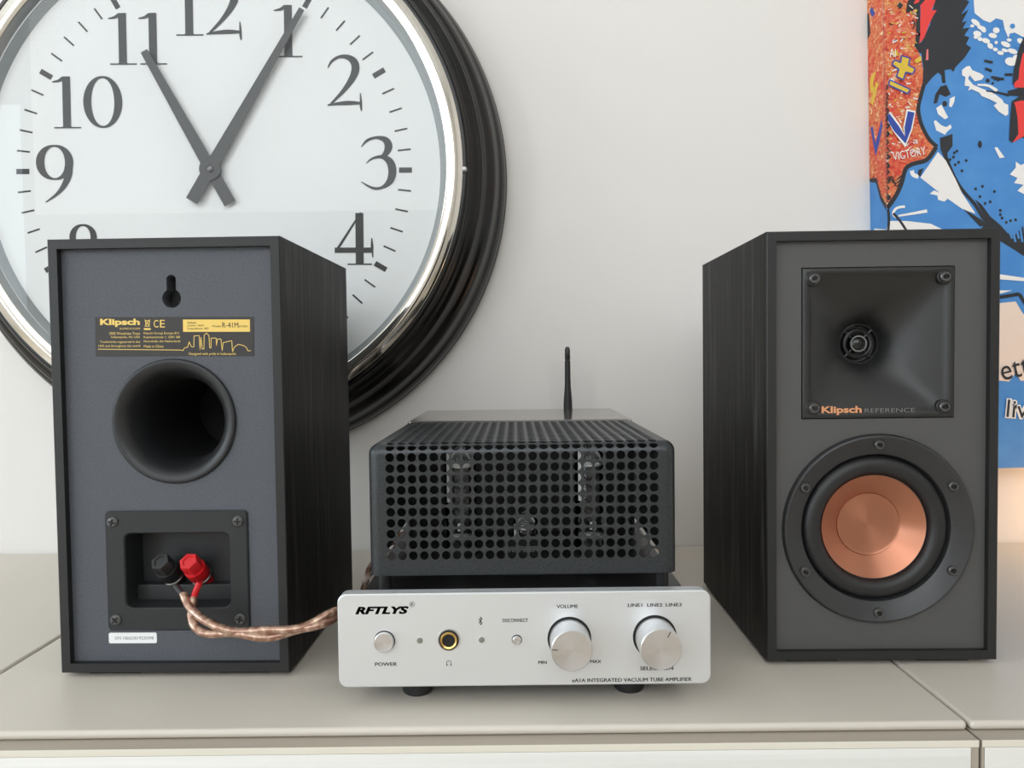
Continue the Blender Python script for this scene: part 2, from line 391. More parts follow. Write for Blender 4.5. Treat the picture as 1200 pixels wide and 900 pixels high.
# woofer
b = MB(); b.lathe([(.0606, .015), (.0606, .0018), (.0600, .0008), (.0590, .0005), (.0500, .0042), (.0478, .0056), (.0468, .0085), (.0464, .012)], wx, wz, n=96)
woof = b.build('woofer_frame', M_ring, RS, label='round black woofer frame')
b = MB()
pr = [(.0470, .0100), (.0464, .0076)]
for k in range(13):
    a = PI * k / 12; pr.append((.0404 + .0056*math.cos(a), .0082 - .0042*math.sin(a)))
pr += [(.0345, .0094), (.0330, .0098), (.032, .012)]
b.lathe(pr, wx, wz, n=96); b.build('surround', M_rub, woof, label='black rubber roll surround')
b = MB(); b.lathe([(.0337, .0088), (.0325, .0096), (.0212, .0168), (.0207, .0172), (.0200, .0180)], 0, 0, n=96)
o = b.build('cone', M_copper, woof, label='spun copper woofer cone'); o.location = (wx, 0, wz)
b = MB(); b.lathe([(.0206, .0178), (.0204, .0168)] + [(.0204*math.cos(PI/2*k/10), .0168 + .0012*math.sin(PI/2*k/10)) for k in range(1, 11)], 0, 0, n=96)
o = b.build('dust_cap', M_copper, woof, label='dished copper dust cap'); o.location = (wx, 0, wz)
for k in range(6):
    a = math.radians(30 + 60*k); socket_screw(RS, wx + .0541*math.cos(a), .0022, wz + .0541*math.sin(a), .0031)

# ---- left-hand speaker, its back towards the camera
LS = speaker_box((-.29058, .46804, 0), -.01726, 'black bookshelf speaker turned round to show its rear port and red terminal', M_rear, .0045, 'rear panel')
px, pz = .0751, .1593 + ZB
tx0, tx1, tz0, tz1 = .0292, .1204, .0259 + ZB, .1026 + ZB
kx, kz = .0754, .2367 + ZB
key = [(kx + .0060*math.cos(math.radians(a)), kz + .0060*math.sin(math.radians(a))) for a in range(120, 421, 12)]
key += [(kx + .0030*math.cos(math.radians(a)), kz + .0118 + .0030*math.sin(math.radians(a))) for a in range(0, 181, 15)]
b = MB()
panel_with_holes(b, [(.0057, ZB+.0057), (SW-.0057, ZB+.0057), (SW-.0057, ZB+SH-.0057), (.0057, ZB+SH-.0057)],
                 [key, circle(px, pz, .0385, 72), rrect(tx0+.002, tx1-.002, tz0+.002, tz1-.002, .003, 3)], .0045, .015)
b.build('rear_panel', M_rear, LS, label='speckled blue grey rear panel')
b = MB(); b.box(kx-.012, kx+.012, .0145, .016, kz-.012, kz+.024); b.build('keyhole_backing', M_pit, LS)
b = MB()
pr = [(.0395, .0047), (.0395, .0034), (.0388, .0024), (.0378, .0022)]
for k in range(1, 13):
    a = PI/2 * k / 12; pr.append((.0378 - .0112*math.sin(a) * 1.0, .0022 + .026*(1-math.cos(a))))
pr += [(.0266, .0285)]
b.lathe(pr, px, pz, n=80)
port = b.build('bass_port', mat('port_black', lin(34, 35, 37), .42), LS, sharp=60, label='round flared black bass port')
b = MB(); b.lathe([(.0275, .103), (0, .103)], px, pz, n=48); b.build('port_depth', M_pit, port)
b = MB(); b.lathe([(.0268, .026), (.0262, .10)], px, pz, n=48); b.build('port_tube', M_satin, port)
# terminal cup
cx0, cx1, cz0, cz1 = .0416, .1083, .0406 + ZB, .0882 + ZB
b = MB()
def ringp(o, y): return [(x, y, z) for x, z in o]
R1 = rrect(tx0, tx1, tz0, tz1, .0030, 5); R2 = rrect(tx0+.0008, tx1-.0008, tz0+.0008, tz1-.0008, .0026, 5)
R3 = rrect(cx0-.0008, cx1+.0008, cz0-.0008, cz1+.0008, .0045, 5); R4 = rrect(cx0, cx1, cz0, cz1, .0040, 5); R5 = rrect(cx0+.002, cx1-.002, cz0+.002, cz1-.002, .003, 5)
loops = [ringp(R1, .0060), ringp(R1, .0036), ringp(R2, .0028), ringp(R3, .0028), ringp(R4, .0036), ringp(R5, .022)]
nn = len(R1)
b.add([p for L in loops for p in L], [(i*nn+k, i*nn+(k+1) % nn, (i+1)*nn+(k+1) % nn, (i+1)*nn+k) for i in range(len(loops)-1) for k in range(nn)])
# sloping back of the cup: a wedge rising from the lower front to the upper rear
b.add([(cx0+.001, .0215, cz1-.002), (cx1-.001, .0215, cz1-.002), (cx1-.001, .0215, cz0+.011), (cx0+.001, .0215, cz0+.011)], [(0, 1, 2, 3)])
cup = b.build('terminal_plate', M_blk2, LS, label='black plastic terminal plate with a recessed cup')
b = MB(); b.box(cx0+.001, cx1-.001, .0145, .0225, cz0+.001, cz0+.0115); b.build('cup_ledge', M_blk2, cup, bevel=.001)
for sx, sz, rr in ((tx0+.0052, tz1-.0068, .3), (tx1-.0058, tz1-.0068, .05), (tx0+.0055, tz0+.0073, .75), (tx1-.0058, tz0+.0073, .2)): cross_screw(LS, sx, .0028, sz, .0035, rr)
# binding posts
def post(x, z, m, lab):
    b = MB()
    b.lathe([(0, -.0225), (.0035, -.0225), (.0039, -.0232), (.0058, -.0232), (.0062, -.0226), (.0062, -.0140)], 0, 0, n=6)
    b.lathe([(.0068, -.0142), (.0068, -.0062), (.0064, -.0056), (.004, -.0056)], 0, 0, n=32); b.lathe([(.0052, -.0142), (.0068, -.0142)], 0, 0, n=32)
    o = b.build('binding_post', m, LS, label=lab); o.location = (x, .0205, z); o.rotation_euler = (math.radians(-44), 0, math.radians(-9))
    b = MB(); b.lathe([(.0030, -.006), (.0030, .006)], 0, 0, n=16)
    b.lathe([(.0064, -.0052), (.0070, -.0046), (.0070, -.0040), (.0060, -.0036)], 0, 0, n=32)
    b.build('metal_washer', M_steel, o)
    b = MB(); b.lathe([(.0056, -.002), (.0056, .004)], 0, 0, n=24); b.build('post_collar', m, o)
    return o
post(.0658, .0541 + ZB, M_blk, 'black hexagonal binding post')
post(.0840, .0541 + ZB, M_red, 'red hexagonal binding post')
# rating label and serial sticker
lw, lh = .1006, .0246
labroot_x, labroot_z = .0766, .2127 + ZB
b = MB(); b.box(-lw/2, lw/2, -.0003, 0, -lh/2, lh/2); lab = b.build('rating_label', M_lab, LS, label='dark label printed in gold with a city skyline'); lab.location = (labroot_x, .0045, labroot_z); lab.rotation_euler = (0, .012, 0)
k_ = lw / 1020.0       # the label's own drawing units: 1020 wide, 250 high
def L(x): return (x - 605) * k_ + 0.0
def Z(y): return (182 - y) * k_
def lt(s, x0, x1, y0, y1, m=M_yel, bold=0.0): text(s, L(x0), L(x1), Z(y1), Z(y0), m, lab, 'label_print', y=-.00036, bold=bold)
lt('Klipsch', 128, 384, 68, 120, bold=.04)
lt('KLIPSCH.COM', 254, 384, 125, 137)
lt('3502 Woodview Trace', 186, 384, 153, 170); lt('Indianapolis, IN, USA', 198, 384, 178, 195)
lt('Trademarks registered in the', 124, 384, 208, 226); lt('USA and throughout the world', 114, 384, 234, 252)
lt('Klipsch Group Europe B.V.', 408, 640, 153, 171); lt('Kapteynstraat 1, 2201 BB', 408, 642, 178, 196); lt('Noordwijk, the Netherlands', 408, 644, 205, 222); lt('Made in China', 408, 534, 236, 252)
lt('C', 474, 504, 76, 124); lt('E', 514, 546, 76, 124)
lt('Designed with pride in Indianapolis', 698, 1000, 284, 304)
b = MB()      # crossed-out bin, bar under it, ground line and skyline as thin strokes
def stroke(pts, w, mb):
    for (x0, y0), (x1, y1) in zip(pts, pts[1:]):
        d = math.hypot(x1-x0, y1-y0) or 1; nx, ny = -(y1-y0)/d*w/2, (x1-x0)/d*w/2
        mb.add([(L(x0+nx), -.00036, Z(y0+ny)), (L(x1+nx), -.00036, Z(y1+ny)), (L(x1-nx), -.00036, Z(y1-ny)), (L(x0-nx), -.00036, Z(y0-ny))], [(0, 1, 2, 3)])
stroke([(416, 74), (448, 118)], 4, b); stroke([(450, 74), (416, 118)], 4, b); stroke([(420, 80), (424, 116), (444, 116), (448, 80), (420, 80)], 4, b)
stroke([(410, 134), (454, 134)], 12, b)
stroke([(110, 262), (648, 268), (660, 272), (668, 255), (690, 250), (700, 215), (715, 248), (730, 248), (732, 178), (765, 176), (770, 268), (776, 185), (784, 262), (795, 262), (797, 175), (812, 160), (828, 175), (832, 255), (840, 255), (842, 192), (874, 192), (876, 240), (882, 198), (905, 198), (912, 274), (918, 222), (974, 208), (978, 280), (990, 250), (1015, 232), (1045, 238), (1066, 250), (1078, 274), (1096, 272)], 4, b)
b.build('label_linework', M_yel, lab)
b = MB(); b.box(L(662), L(1092), -.00034, -.0002, Z(152), Z(74)); b.build('label_band', M_yel, lab, label='yellow band on the label')
for s_, x0, x1, y0, y1 in (('MAIN', 692, 748, 88, 102), ('power: 50W', 692, 798, 106, 121), ('Impedance: 8\u03a9', 692, 826, 124, 140), ('Model', 850, 905, 110, 122), ('R-41M', 915, 1018, 92, 126), ('SYSTEM', 1020, 1076, 112, 124)):
    text(s_, L(x0), L(x1), Z(y1), Z(y0), M_ink, lab, 'label_print', y=-.00042)
b = MB(); b.prism(rrect(-.0155, .0155, -.0034, .0034, .0010, 3), -.0003, 0); stk = b.build('serial_sticker', M_sticker, LS, label='small white serial number sticker'); stk.location = (.0443, .0045, .0208 + ZB); stk.rotation_euler = (0, 0, 0)
text('S/N 106623019220398', -.0115, .0134, -.0010, .0010, M_grey_print, stk, 'serial_print', y=-.00036)

# ------------------------------------------------------------------ amplifier
AMP = thing('tube_amplifier', 'silver-fronted vacuum tube amplifier with a perforated grey cage between the two speakers', 'amplifier', (.0035, .42187, 0))
PW, PH, PZ = .2129, .054, .012
b = MB(); o1 = rrect(-PW/2, PW/2, PZ, PZ+PH, .0052, 8); o2 = rrect(-PW/2+.0007, PW/2-.0007, PZ+.0007, PZ+PH-.0007, .0046, 8); nn = len(o1)
lo = [[(x, 0, z) for x, z in o2], [(x, .0007, z) for x, z in o1], [(x, .008, z) for x, z in o1]]
b.add([p for L_ in lo for p in L_], [tuple(range(nn)), tuple(range(3*nn-1, 2*nn-1, -1))] + [(i*nn+k, i*nn+(k+1) % nn, (i+1)*nn+(k+1) % nn, (i+1)*nn+k) for i in range(2) for k in range(nn)])
plate = b.build('front_plate', M_plate, AMP, label='brushed silver front plate')
b = MB(); b.box(-.0965, .0965, .008, .313, .012, .060); b.build('chassis', M_deck, AMP, bevel=.001)
for fx, fy in ((-.0642, .022), (.0628, .023), (-.064, .28), (.064, .28)):
    b = MB(); b.lathez([(0, 0), (.0080, 0), (.0090, .0012), (.0098, .012), (0, .012)], fx, fy, 28); b.build('foot', M_rub, AMP)
A0 = -PW/2
def ax_(u): return A0 + u
def az_(v): return PZ + v
def tx(s, u0, u1, v0, v1, **k): text(s, ax_(u0), ax_(u1), az_(v0), az_(v1), M_ink, AMP, k.pop('name', 'control_lettering'), **{'fat': .00007, **k})
tx('RFTLYS', .0103, .0407, .0424, .0468, name='brand_lettering', bold=.04, fat=.00012, shear=.28, label='bold slanted black maker lettering')
b = MB(); b.lathe([(.00150, -.0001), (.00128, -.0001)], ax_(.0428), az_(.0479), n=24); b.build('registered_mark', M_ink, AMP)
tx('R', .0422, .0434, .0472, .0486)
tx('VOLUME', .1252, .1372, .0447, .0467); tx('MIN', .1143, .1190, .0126, .0144); tx('MAX', .1440, .1502, .0128, .0146)
tx('LINE1', .1657, .1738, .0450, .0469); tx('LINE2', .1767, .1853, .0450, .0469); tx('LINE3', .1873, .1962, .0450, .0469)
tx('SELECTION', .1725, .1912, .0083, .0105); tx('POWER', .0210, .0335, .0125, .0145); tx('DISCONNECT', .0943, .1087, .0370, .0390, fat=.00004)
tx('eA1A INTEGRATED VACUUM TUBE AMPLIFIER', .1335, .2018, .0018, .0039)
# headphone and wireless marks as thin strokes
def strokes(name, lines, w):
    b = MB()
    for pts in lines:
        for (x0, z0), (x1, z1) in zip(pts, pts[1:]):
            d = math.hypot(x1-x0, z1-z0) or 1; nx, nz = -(z1-z0)/d*w/2, (x1-x0)/d*w/2
            b.add([(ax_(x0+nx), -.0001, az_(z0+nz)), (ax_(x1+nx), -.0001, az_(z1+nz)), (ax_(x1-nx), -.0001, az_(z1-nz)), (ax_(x0-nx), -.0001, az_(z0-nz))], [(0, 1, 2, 3)])
    return b.build(name, M_ink, AMP)
hp = [(.0632 + .0013*math.cos(math.radians(a)), .0138 + .0013*math.sin(math.radians(a))) for a in range(-30, 211, 20)]
strokes('headphone_mark', [hp], .0003); strokes('headphone_mark', [[hp[0], (hp[0][0], .0122)], [hp[-1], (hp[-1][0], .0122)]], .0006)
strokes('wireless_mark', [[(.0806, .0390), (.0826, .0366), (.0816, .0356), (.0816, .0402), (.0826, .0391), (.0806, .0366)]], .0004)
# knobs: plate-side gap ring, body with spun face, pointer line
def knob(name, u, v, r, length, ang, lab, gap=True, mark=True):
    if gap:
        gw = .0011 if gap is True else gap
        b = MB(); b.lathe([(r+gw, -.00005), (r+gw*.7, -.0004), (r-.0004, -.0004)], ax_(u), az_(v), n=64); b.build('knob_collar', M_pit, AMP)
    b = MB(); e = .0005
    b.lathe([(r-.0004, -.0003), (r, -.0006), (r, -length+e), (r-e, -length), (r-e*2.2, -length+.0001), (0, -length+.0001)], 0, 0, n=96)
    o = b.build(name, [M_alu, M_spun], AMP, label=lab, sharp=25); o.location = (ax_(u), 0, az_(v))
    for p in o.data.polygons:
        if abs(p.normal.y) > .95: p.material_index = 1
    if mark:
        c, s = math.cos(ang), math.sin(ang); q = []
        for rr, ww in ((r*.66, .00022), (r*.97, .00022)): q += [(rr*c - ww*s, -length-.00005, rr*s + ww*c), (rr*c + ww*s, -length-.00005, rr*s - ww*c)]
        b = MB(); b.add(q, [(0, 1, 3, 2)]); b.build('pointer_line', M_dscrew, o)
    return o
knob('volume_knob', .1322, .0272, .0114, .0185, math.radians(176), 'round spun aluminium volume knob')
knob('selector_knob', .1809, .0276, .0114, .0190, math.radians(62), 'round spun aluminium input selector knob')
knob('power_button', .0266, .0268, .0057, .0030, 0, 'round power button', gap=.0004, mark=False)
knob('disconnect_button', .1022, .0268, .0025, .0016, 0, 'tiny round disconnect button', gap=.0004, mark=False)
for u in (.0468, .0821):
    b = MB(); b.lathe([(.0022, 0), (.0021, -.0003), (.0017, -.0003)], ax_(u), az_(.0270), n=28); lr = b.build('indicator_light', M_plate, AMP)
    b = MB(); b.lathe([(.0017, -.0002), (.0012, -.0007), (0, -.0009)], ax_(u), az_(.0270), n=24); b.build('lens', M_led, lr)
b = MB(); b.lathe([(.0066, 0), (.0064, -.0005), (.0058, -.0005), (.0056, .0)], ax_(.0634), az_(.0272), n=48); jk = b.build('headphone_jack', M_alu, AMP, label='headphone socket with a gold rim')
b = MB(); b.lathe([(.0058, -.0001), (.0056, -.0014), (.0047, -.0016), (.0045, -.0002)], ax_(.0634), az_(.0272), n=48); b.build('socket_sleeve', M_pit, jk)
b = MB(); b.lathe([(.0049, -.0015), (.0046, -.0020), (.0037, -.0016), (.0035, -.0010)], ax_(.0634), az_(.0272), n=48); b.build('gold_rim', M_gold, jk)
b = MB(); b.lathe([(.0036, -.0011), (.0033, -.0008), (0, -.0008)], ax_(.0634), az_(.0272), n=40); b.build('socket_bore', M_pit, jk)

# cage: perforated sheet on front and top, plain sides, all edges rounded
CW, CY0, CY1, CB, CT, CR = .0920, .0232, .178, .0697, .1487, .0062
NCOL, PIT, HR = 25, .00657, .00266
u_first = -12 * PIT; HFR = CT - CB
def sharp_pos(u, v):
    """unwrapped sheet: v up the front, then back over the top"""
    if v <= HFR: return Vector((u, CY0, CB + v))
    return Vector((u, CY0 + (v - HFR), CT))
def roundbox(p):
    q = Vector((max(-CW+CR, min(CW-CR, p.x)), max(CY0+CR, p.y), min(CT-CR, p.z)))
    d = p - q
    return q + d * (CR / max(d.length, CR)) if d.length > 1e-9 else p
b = MB(); NS = 16
v_first = .0818 - CB; NROW = 33
vmax = v_first + (NROW - 1) * PIT + PIT / 2
# square cells with round holes
for j in range(NROW):
    vc = v_first + j * PIT
    for i in range(NCOL):
        uc = u_first + i * PIT; vs = []
        for k in range(NS):
            a = 2*PI*(k+.5)/NS; c, s = math.cos(a), math.sin(a); m_ = max(abs(c), abs(s))
            vs.append((uc + PIT/2*c/m_, vc + PIT/2*s/m_))
        for k in range(NS):
            a = 2*PI*(k+.5)/NS; vs.append((uc + HR*math.cos(a), vc + HR*math.sin(a)))
        # corners of the cell join the outer ring so that neighbours meet
        pts = []
        for (u, v) in vs: pts.append(roundbox(sharp_pos(u, v)))
        fs = [(k, (k+1) % NS, (k+1) % NS + NS, k + NS) for k in range(NS)]
        cor = [(uc+PIT/2, vc+PIT/2), (uc-PIT/2, vc+PIT/2), (uc-PIT/2, vc-PIT/2), (uc+PIT/2, vc-PIT/2)]
        for q, (u, v) in enumerate(cor):
            k = (q*4 + 1) % NS; pts.append(roundbox(sharp_pos(u, v))); fs.append((k, len(pts)-1, (k+1) % NS))
        b.add(pts, fs)
def strip(us, vs):
    g = [[roundbox(sharp_pos(u, v)) for u in us] for v in vs]
    b.add([p for r in g for p in r], [(j*len(us)+i, j*len(us)+i+1, (j+1)*len(us)+i+1, (j+1)*len(us)+i) for j in range(len(vs)-1) for i in range(len(us)-1)])
ue = 12.5 * PIT; vbend = [HFR - CR + CR * k / 5 for k in range(11)]
VS = [0, v_first - PIT/2] + [HFR*.5] + vbend + [vmax, CY1 - CY0 + HFR]
UB = [ue] + [CW - CR + CR * k / 5 for k in range(6)]
strip(UB, VS); strip([-u for u in UB], VS)
strip([-ue, ue], [0, v_first - PIT/2]); strip([-ue, ue], [vmax, CY1 - CY0 + HFR])
# plain side walls
for sg in (-1, 1):
    ys = [CY0 + CR * k / 5 for k in range(6)] + [CY1]; zs = [CB] + [CT - CR + CR * k / 5 for k in range(6)]
    g = [[roundbox(Vector((sg*CW, y, z))) for y in ys] for z in zs]
    b.add([p for r in g for p in r], [(j*len(ys)+i, j*len(ys)+i+1, (j+1)*len(ys)+i+1, (j+1)*len(ys)+i) for j in range(len(zs)-1) for i in range(len(ys)-1)])
cage = b.build('tube_cage', M_cage, AMP, fix=False, label='grey perforated steel tube cage', sharp=60)
bm = bmesh.new(); bm.from_mesh(cage.data); bmesh.ops.remove_doubles(bm, verts=bm.verts, dist=1e-6); bmesh.ops.recalc_face_normals(bm, faces=bm.faces)
bm.to_mesh(cage.data); bm.free()
sol = cage.modifiers.new('sheet_thickness', 'SOLIDIFY'); sol.thickness = .0007; sol.offset = 0
es_ = cage.modifiers.new('crisp_hole_rims', 'EDGE_SPLIT'); es_.split_angle = math.radians(40)
for fx in (-.0842, .0842):
    for fy in (.030, .168):
        b = MB(); b.lathez([(0, .0598), (.0042, .0598), (.0042, .0708), (0, .0708)], fx, fy, 20); b.build('cage_foot', M_rub, AMP)
b = MB(); b.box(-.0905, .0905, .1785, .308, .0598, .1494); b.build('transformer_cover', M_cover, AMP, bevel=.0016, label='smooth glossy grey transformer cover behind the cage')
b = MB(); b.box(-.0914, .0914, .1762, .1772, .0598, .1472); b.build('added_dark_sheet', M_pit, AMP)  # black sheet added to keep stray light out, so the cage interior reads dark
# antenna behind the cover
b = MB(); b.box(.037, .062, .309, .313, .05, .10); b.build('antenna_bracket', M_deck, AMP)
b = MB(); b.lathez([(0, .085), (.0044, .085), (.0044, .150), (.0043, .155), (.0030, .172), (.0027, .196), (.0023, .1965), (.0023, .1972), (.0027, .1978), (.0026, .207), (.0018, .2096), (0, .2102)], .0487, .3175, 24)
b.build('antenna', M_blk, AMP, label='thin black rubber antenna')
# tubes inside the cage
def vacuum_tube(x, y, r, top):
    b = MB(); b.lathez([(0, .0598), (r*1.25, .0598), (r*1.25, .066), (r*1.02, .0675), (r*1.02, .072), (0, .072)], x, y, 28); t = b.build('vacuum_tube', M_pit, AMP)
    b = MB(); b.lathez([(r*.98, .0715), (r, .074), (r, top-r*.9), (r*.92, top-r*.5), (r*.66, top-r*.2), (r*.3, top), (0, top+.002)], x, y, 32); b.build('glass_envelope', M_tube, t, label='clear glass envelope')
    b = MB(); b.box(x-r*.55, x+r*.55, y-r*.35, y+r*.35, .076, top-r*1.3); b.tube([(x-r*.62, y, .073), (x-r*.62, y, top-r)], r*.06, 6); b.tube([(x+r*.62, y, .073), (x+r*.62, y, top-r)], r*.06, 6)
    b.build('tube_plate', M_getter, t, bevel=.0006)
    def patch(a0, a1, z0, z1):  # window glint painted on the glass as a near-white patch
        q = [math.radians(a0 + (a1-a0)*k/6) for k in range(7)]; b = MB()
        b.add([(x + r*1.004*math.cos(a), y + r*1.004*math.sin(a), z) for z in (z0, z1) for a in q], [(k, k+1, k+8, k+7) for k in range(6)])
        b.build('painted_glint', M_glint_mica, t)
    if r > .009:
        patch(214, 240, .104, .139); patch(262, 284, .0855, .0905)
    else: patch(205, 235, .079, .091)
    b = MB(); b.lathez([(r*.75, top-r*1.25), (r*.75, top-r*1.15), (0, top-r*1.1)], x, y, 24); b.build('mica_disc', M_glint_mica, t)
    b = MB(); b.lathez([(r*.8, .079), (r*.8, .0815), (0, .083)], x, y, 24); b.build('mica_disc', M_glint_mica, t)
vacuum_tube(-.041, .080, .0105, .140); vacuum_tube(.0465, .080, .0105, .140); vacuum_tube(.0025, .068, .0085, .098)
b = MB(); b.box(-.012, .012, .052, .056, .0598, .084); cardb = b.build('inner_badge', M_pit, AMP)
text('RFTLYS', -.0085, .0085, .0755, .0795, M_grey_print, AMP, 'inner_lettering', y=.0518, bold=.02, shear=.25)

# ------------------------------------------------------------------ speaker cable
cab = thing('speaker_cable', 'clear twin copper speaker cable looping from the red and black terminals to the amplifier', 'cable', (-.2055, .455, .045))
def world_strand(pts, r, name, m, tw=0.0, ph=0.0, amp=0.0, lab=None, n=8):
    q = spline(pts, n); out = []; s = 0; prev = None
    for i, p in enumerate(q):
        p = Vector(p); 
        if prev is not None: s += (p - prev).length
        t = (Vector(q[min(i+1, len(q)-1)]) - Vector(q[max(i-1, 0)])).normalized()
        a = t.cross(Vector((0, 0, 1))); a = a.normalized() if a.length > 1e-4 else Vector((1, 0, 0)); c = t.cross(a)
        f = min(1, i / 10); out.append(p + (a*math.cos(tw*s+ph) + c*math.sin(tw*s+ph)) * amp * f - Vector(cab.location)); prev = p
    b = MB(); b.tube(out, r, 12); return b.build(name, m, cab, label=lab, sharp=80)
PATH = [(-.2090, .4625, .0545), (-.2010, .4560, .0470), (-.1900, .4480, .0418), (-.1700, .4440, .0382), (-.1480, .4440, .0372), (-.1270, .4480, .0400), (-.1120, .4580, .0440), (-.1085, .4800, .0400), (-.1110, .5300, .0200), (-.1210, .5800, .0120), (-.1270, .6300, .0180), (-.1250, .6900, .0250), (-.1060, .7360, .0300), (-.0800, .7470, .0340), (-.0620, .7405, .0360)]
P2 = [(-.2030, .4630, .0520), (-.2010, .4555, .0420), (-.1900, .4470, .0365)] + [(x, y, z - .0028) for x, y, z in PATH[3:]]
world_strand(PATH, .0026, 'cable_strand', M_wire, 160, 0, .0009)
world_strand(P2, .0026, 'cable_strand', M_wire, 160, PI, .0009)
world_strand([(-.2155, .4660, .0590), (-.2120, .4640, .0560), (-.2080, .4620, .0540)], .0020, 'black_sleeve', M_blk, lab='black heat-shrink sleeve')
world_strand([(-.1990, .4635, .0615), (-.2010, .4632, .0570), (-.2030, .4630, .0515)], [.0020]*17, 'red_sleeve', M_red, lab='red heat-shrink sleeve')

# ------------------------------------------------------------------ wall clock
CLX, CLZ = -.2855, .3823
CK = thing('wall_clock', 'large round wall clock with ribbed black frame and chrome bezel behind the left speaker', 'clock', (CLX, 0, CLZ))
b = MB()
def bead(r0, y0, r1, y1, bulge, k=7):
    out = []; dx, dy = r1-r0, y1-y0; l = math.hypot(dx, dy); nx, ny = dy/l, -dx/l
    for i in range(k + 1):
        t = i/k; s = math.sin(PI*t) * bulge; out.append((r0 + dx*t + nx*s, y0 + dy*t + ny*s))
    return out
pr = [(.2370, .720)] + bead(.2385, .7085, .2455, .7120, .0018) + bead(.2460, .7150, .2530, .7200, -.0012) + bead(.2540, .7210, .2580, .7260, .0010) + bead(.2590, .7290, .2655, .7360, -.0012) + bead(.2662, .7370, .2700, .7450, .0010) + bead(.2710, .7480, .2755, .7560, -.0008) + bead(.2760, .7570, .2790, .7680, .0008) + [(.2798, .7690), (.2802, .7740), (.2780, .7822), (.200, .7822)]
b.lathe(pr, n=160); b.build('clock_case', M_cblk, CK, label='glossy black ribbed case', sharp=50)
b = MB(); b.lathe([(.2240, .7056), (.2242, .7050), (.2250, .7045), (.2315, .7030), (.2322, .7032), (.2326, .7040), (.2332, .7042), (.2386, .7056), (.2394, .7066), (.2394, .716)], n=160)
bz = b.build('bezel', M_chrome, CK, label='polished chrome bezel', sharp=50)
b = MB(); b.lathe([(.2165, .7225), (.2175, .7215), (.2240, .7052)], n=160); b.build('inner_bevel', M_bevel, bz)
b = MB(); b.lathe([(.2180, .7260), (.2180, .7222), (0, .7222)], n=160); b.build('dial', M_dial, CK)
b = MB(); b.lathe([(.2208, .7118), (.2208, .7132)], n=120); b.add([(.2208*math.cos(2*PI*k/120), .7118, .2208*math.sin(2*PI*k/120)) for k in range(120)], [tuple(range(120))])
b.build('glass', M_cglass, CK, label='clear flat glass')
# marks: hour bars and minute lines
def bar(w, l):
    b = MB(); b.box(-w/2, w/2, -.0002, 0, -l/2, l/2); return b
hm = bar(.0050, .0124).mesh('hour_mark', M_num); mm = bar(.0016, .0124).mesh('minute_mark', M_num)
roll = .010
for k in range(60):
    a = 2*PI*k/60 + roll
    inst('hour_mark' if k % 5 == 0 else 'minute_mark', hm if k % 5 == 0 else mm, CK, (.1834*math.sin(a), .7221, .1834*math.cos(a)), (0, a, 0))
# serif numerals from strokes of varying width: (x, y, width) in units of the figure height
ell = lambda cx, cy, rx, ry, lo, hi, n=28, a0=90: [(cx + rx*math.cos(math.radians(a0)+2*PI*k/n), cy + ry*math.sin(math.radians(a0)+2*PI*k/n), lo + hi*abs(math.cos(math.radians(a0)+2*PI*k/n))**1.6) for k in range(n+1)]
R = 'raw'
DIG = {
 '1': (.54, [(R, [(.27, .0, .155), (.27, .99, .155)]), (R, [(.02, .013, .026), (.54, .013, .026)]), (R, [(.0, .885, .022), (.12, .905, .05), (.22, .955, .085)]), (R, [(.18, .03, .01), (.27, .03, .05), (.36, .03, .01)])]),
 '0': (.76, [ell(.38, .5, .30, .475, .04, .115)]),
 '2': (.70, [[(.02, .75, .02), (.10, .88, .05), (.25, .965, .06), (.42, .955, .10), (.54, .86, .15), (.56, .70, .155), (.47, .50, .12), (.30, .28, .075), (.07, .05, .04)], [(.01, .03, .03), (.20, .055, .06), (.42, .07, .085), (.66, .065, .05)], (R, [(.655, .26, .02), (.665, .10, .045), (.665, .0, .05), (.675, -.09, .02)])]),
 '3': (.68, [[(.01, .80, .015), (.12, .92, .05), (.30, .975, .055), (.47, .93, .12), (.53, .81, .15), (.48, .68, .11), (.38, .60, .05)], [(.10, .49, .015), (.22, .58, .04), (.40, .61, .07), (.55, .52, .14), (.60, .34, .155), (.55, .15, .13), (.40, .03, .06), (.22, .02, .05), (.0, .14, .015)]]),
 '4': (.74, [(R, [(.50, .98, .03), (.02, .25, .05)]), (R, [(.0, .275, .10), (.70, .275, .10)]), (R, [(.47, .0, .15), (.47, .97, .15)]), (R, [(.24, .013, .026), (.70, .013, .026)]), (R, [(.70, .50, .02), (.705, .35, .05), (.715, .14, .02)])]),
 '5': (.62, [(R, [(.12, .92, .11), (.56, .95, .07)]), (R, [(.10, .95, .04), (.07, .52, .035)]), [(.07, .52, .03), (.20, .60, .05), (.38, .60, .08), (.53, .48, .14), (.56, .32, .155), (.48, .14, .12), (.34, .03, .06), (.15, .02, .05), (.0, .12, .02)]]),
 '6': (.68, [ell(.33, .32, .265, .30, .035, .11), [(.07, .33, .13), (.09, .54, .12), (.19, .74, .09), (.34, .90, .05), (.54, 1.01, .02)]]),
 '7': (.64, [(R, [(.0, .92, .12), (.62, .94, .09)]), [(.60, .95, .05), (.42, .60, .10), (.28, .25, .15), (.24, .0, .155)]]),
 '8': (.56, [ell(.28, .755, .20, .23, .035, .085), ell(.28, .265, .235, .25, .035, .11)]),
 '9': (.68, [ell(.34, .69, .265, .30, .035, .12), [(.60, .68, .14), (.59, .47, .13), (.50, .27, .10), (.36, .11, .055), (.16, -.03, .02)]]),
}
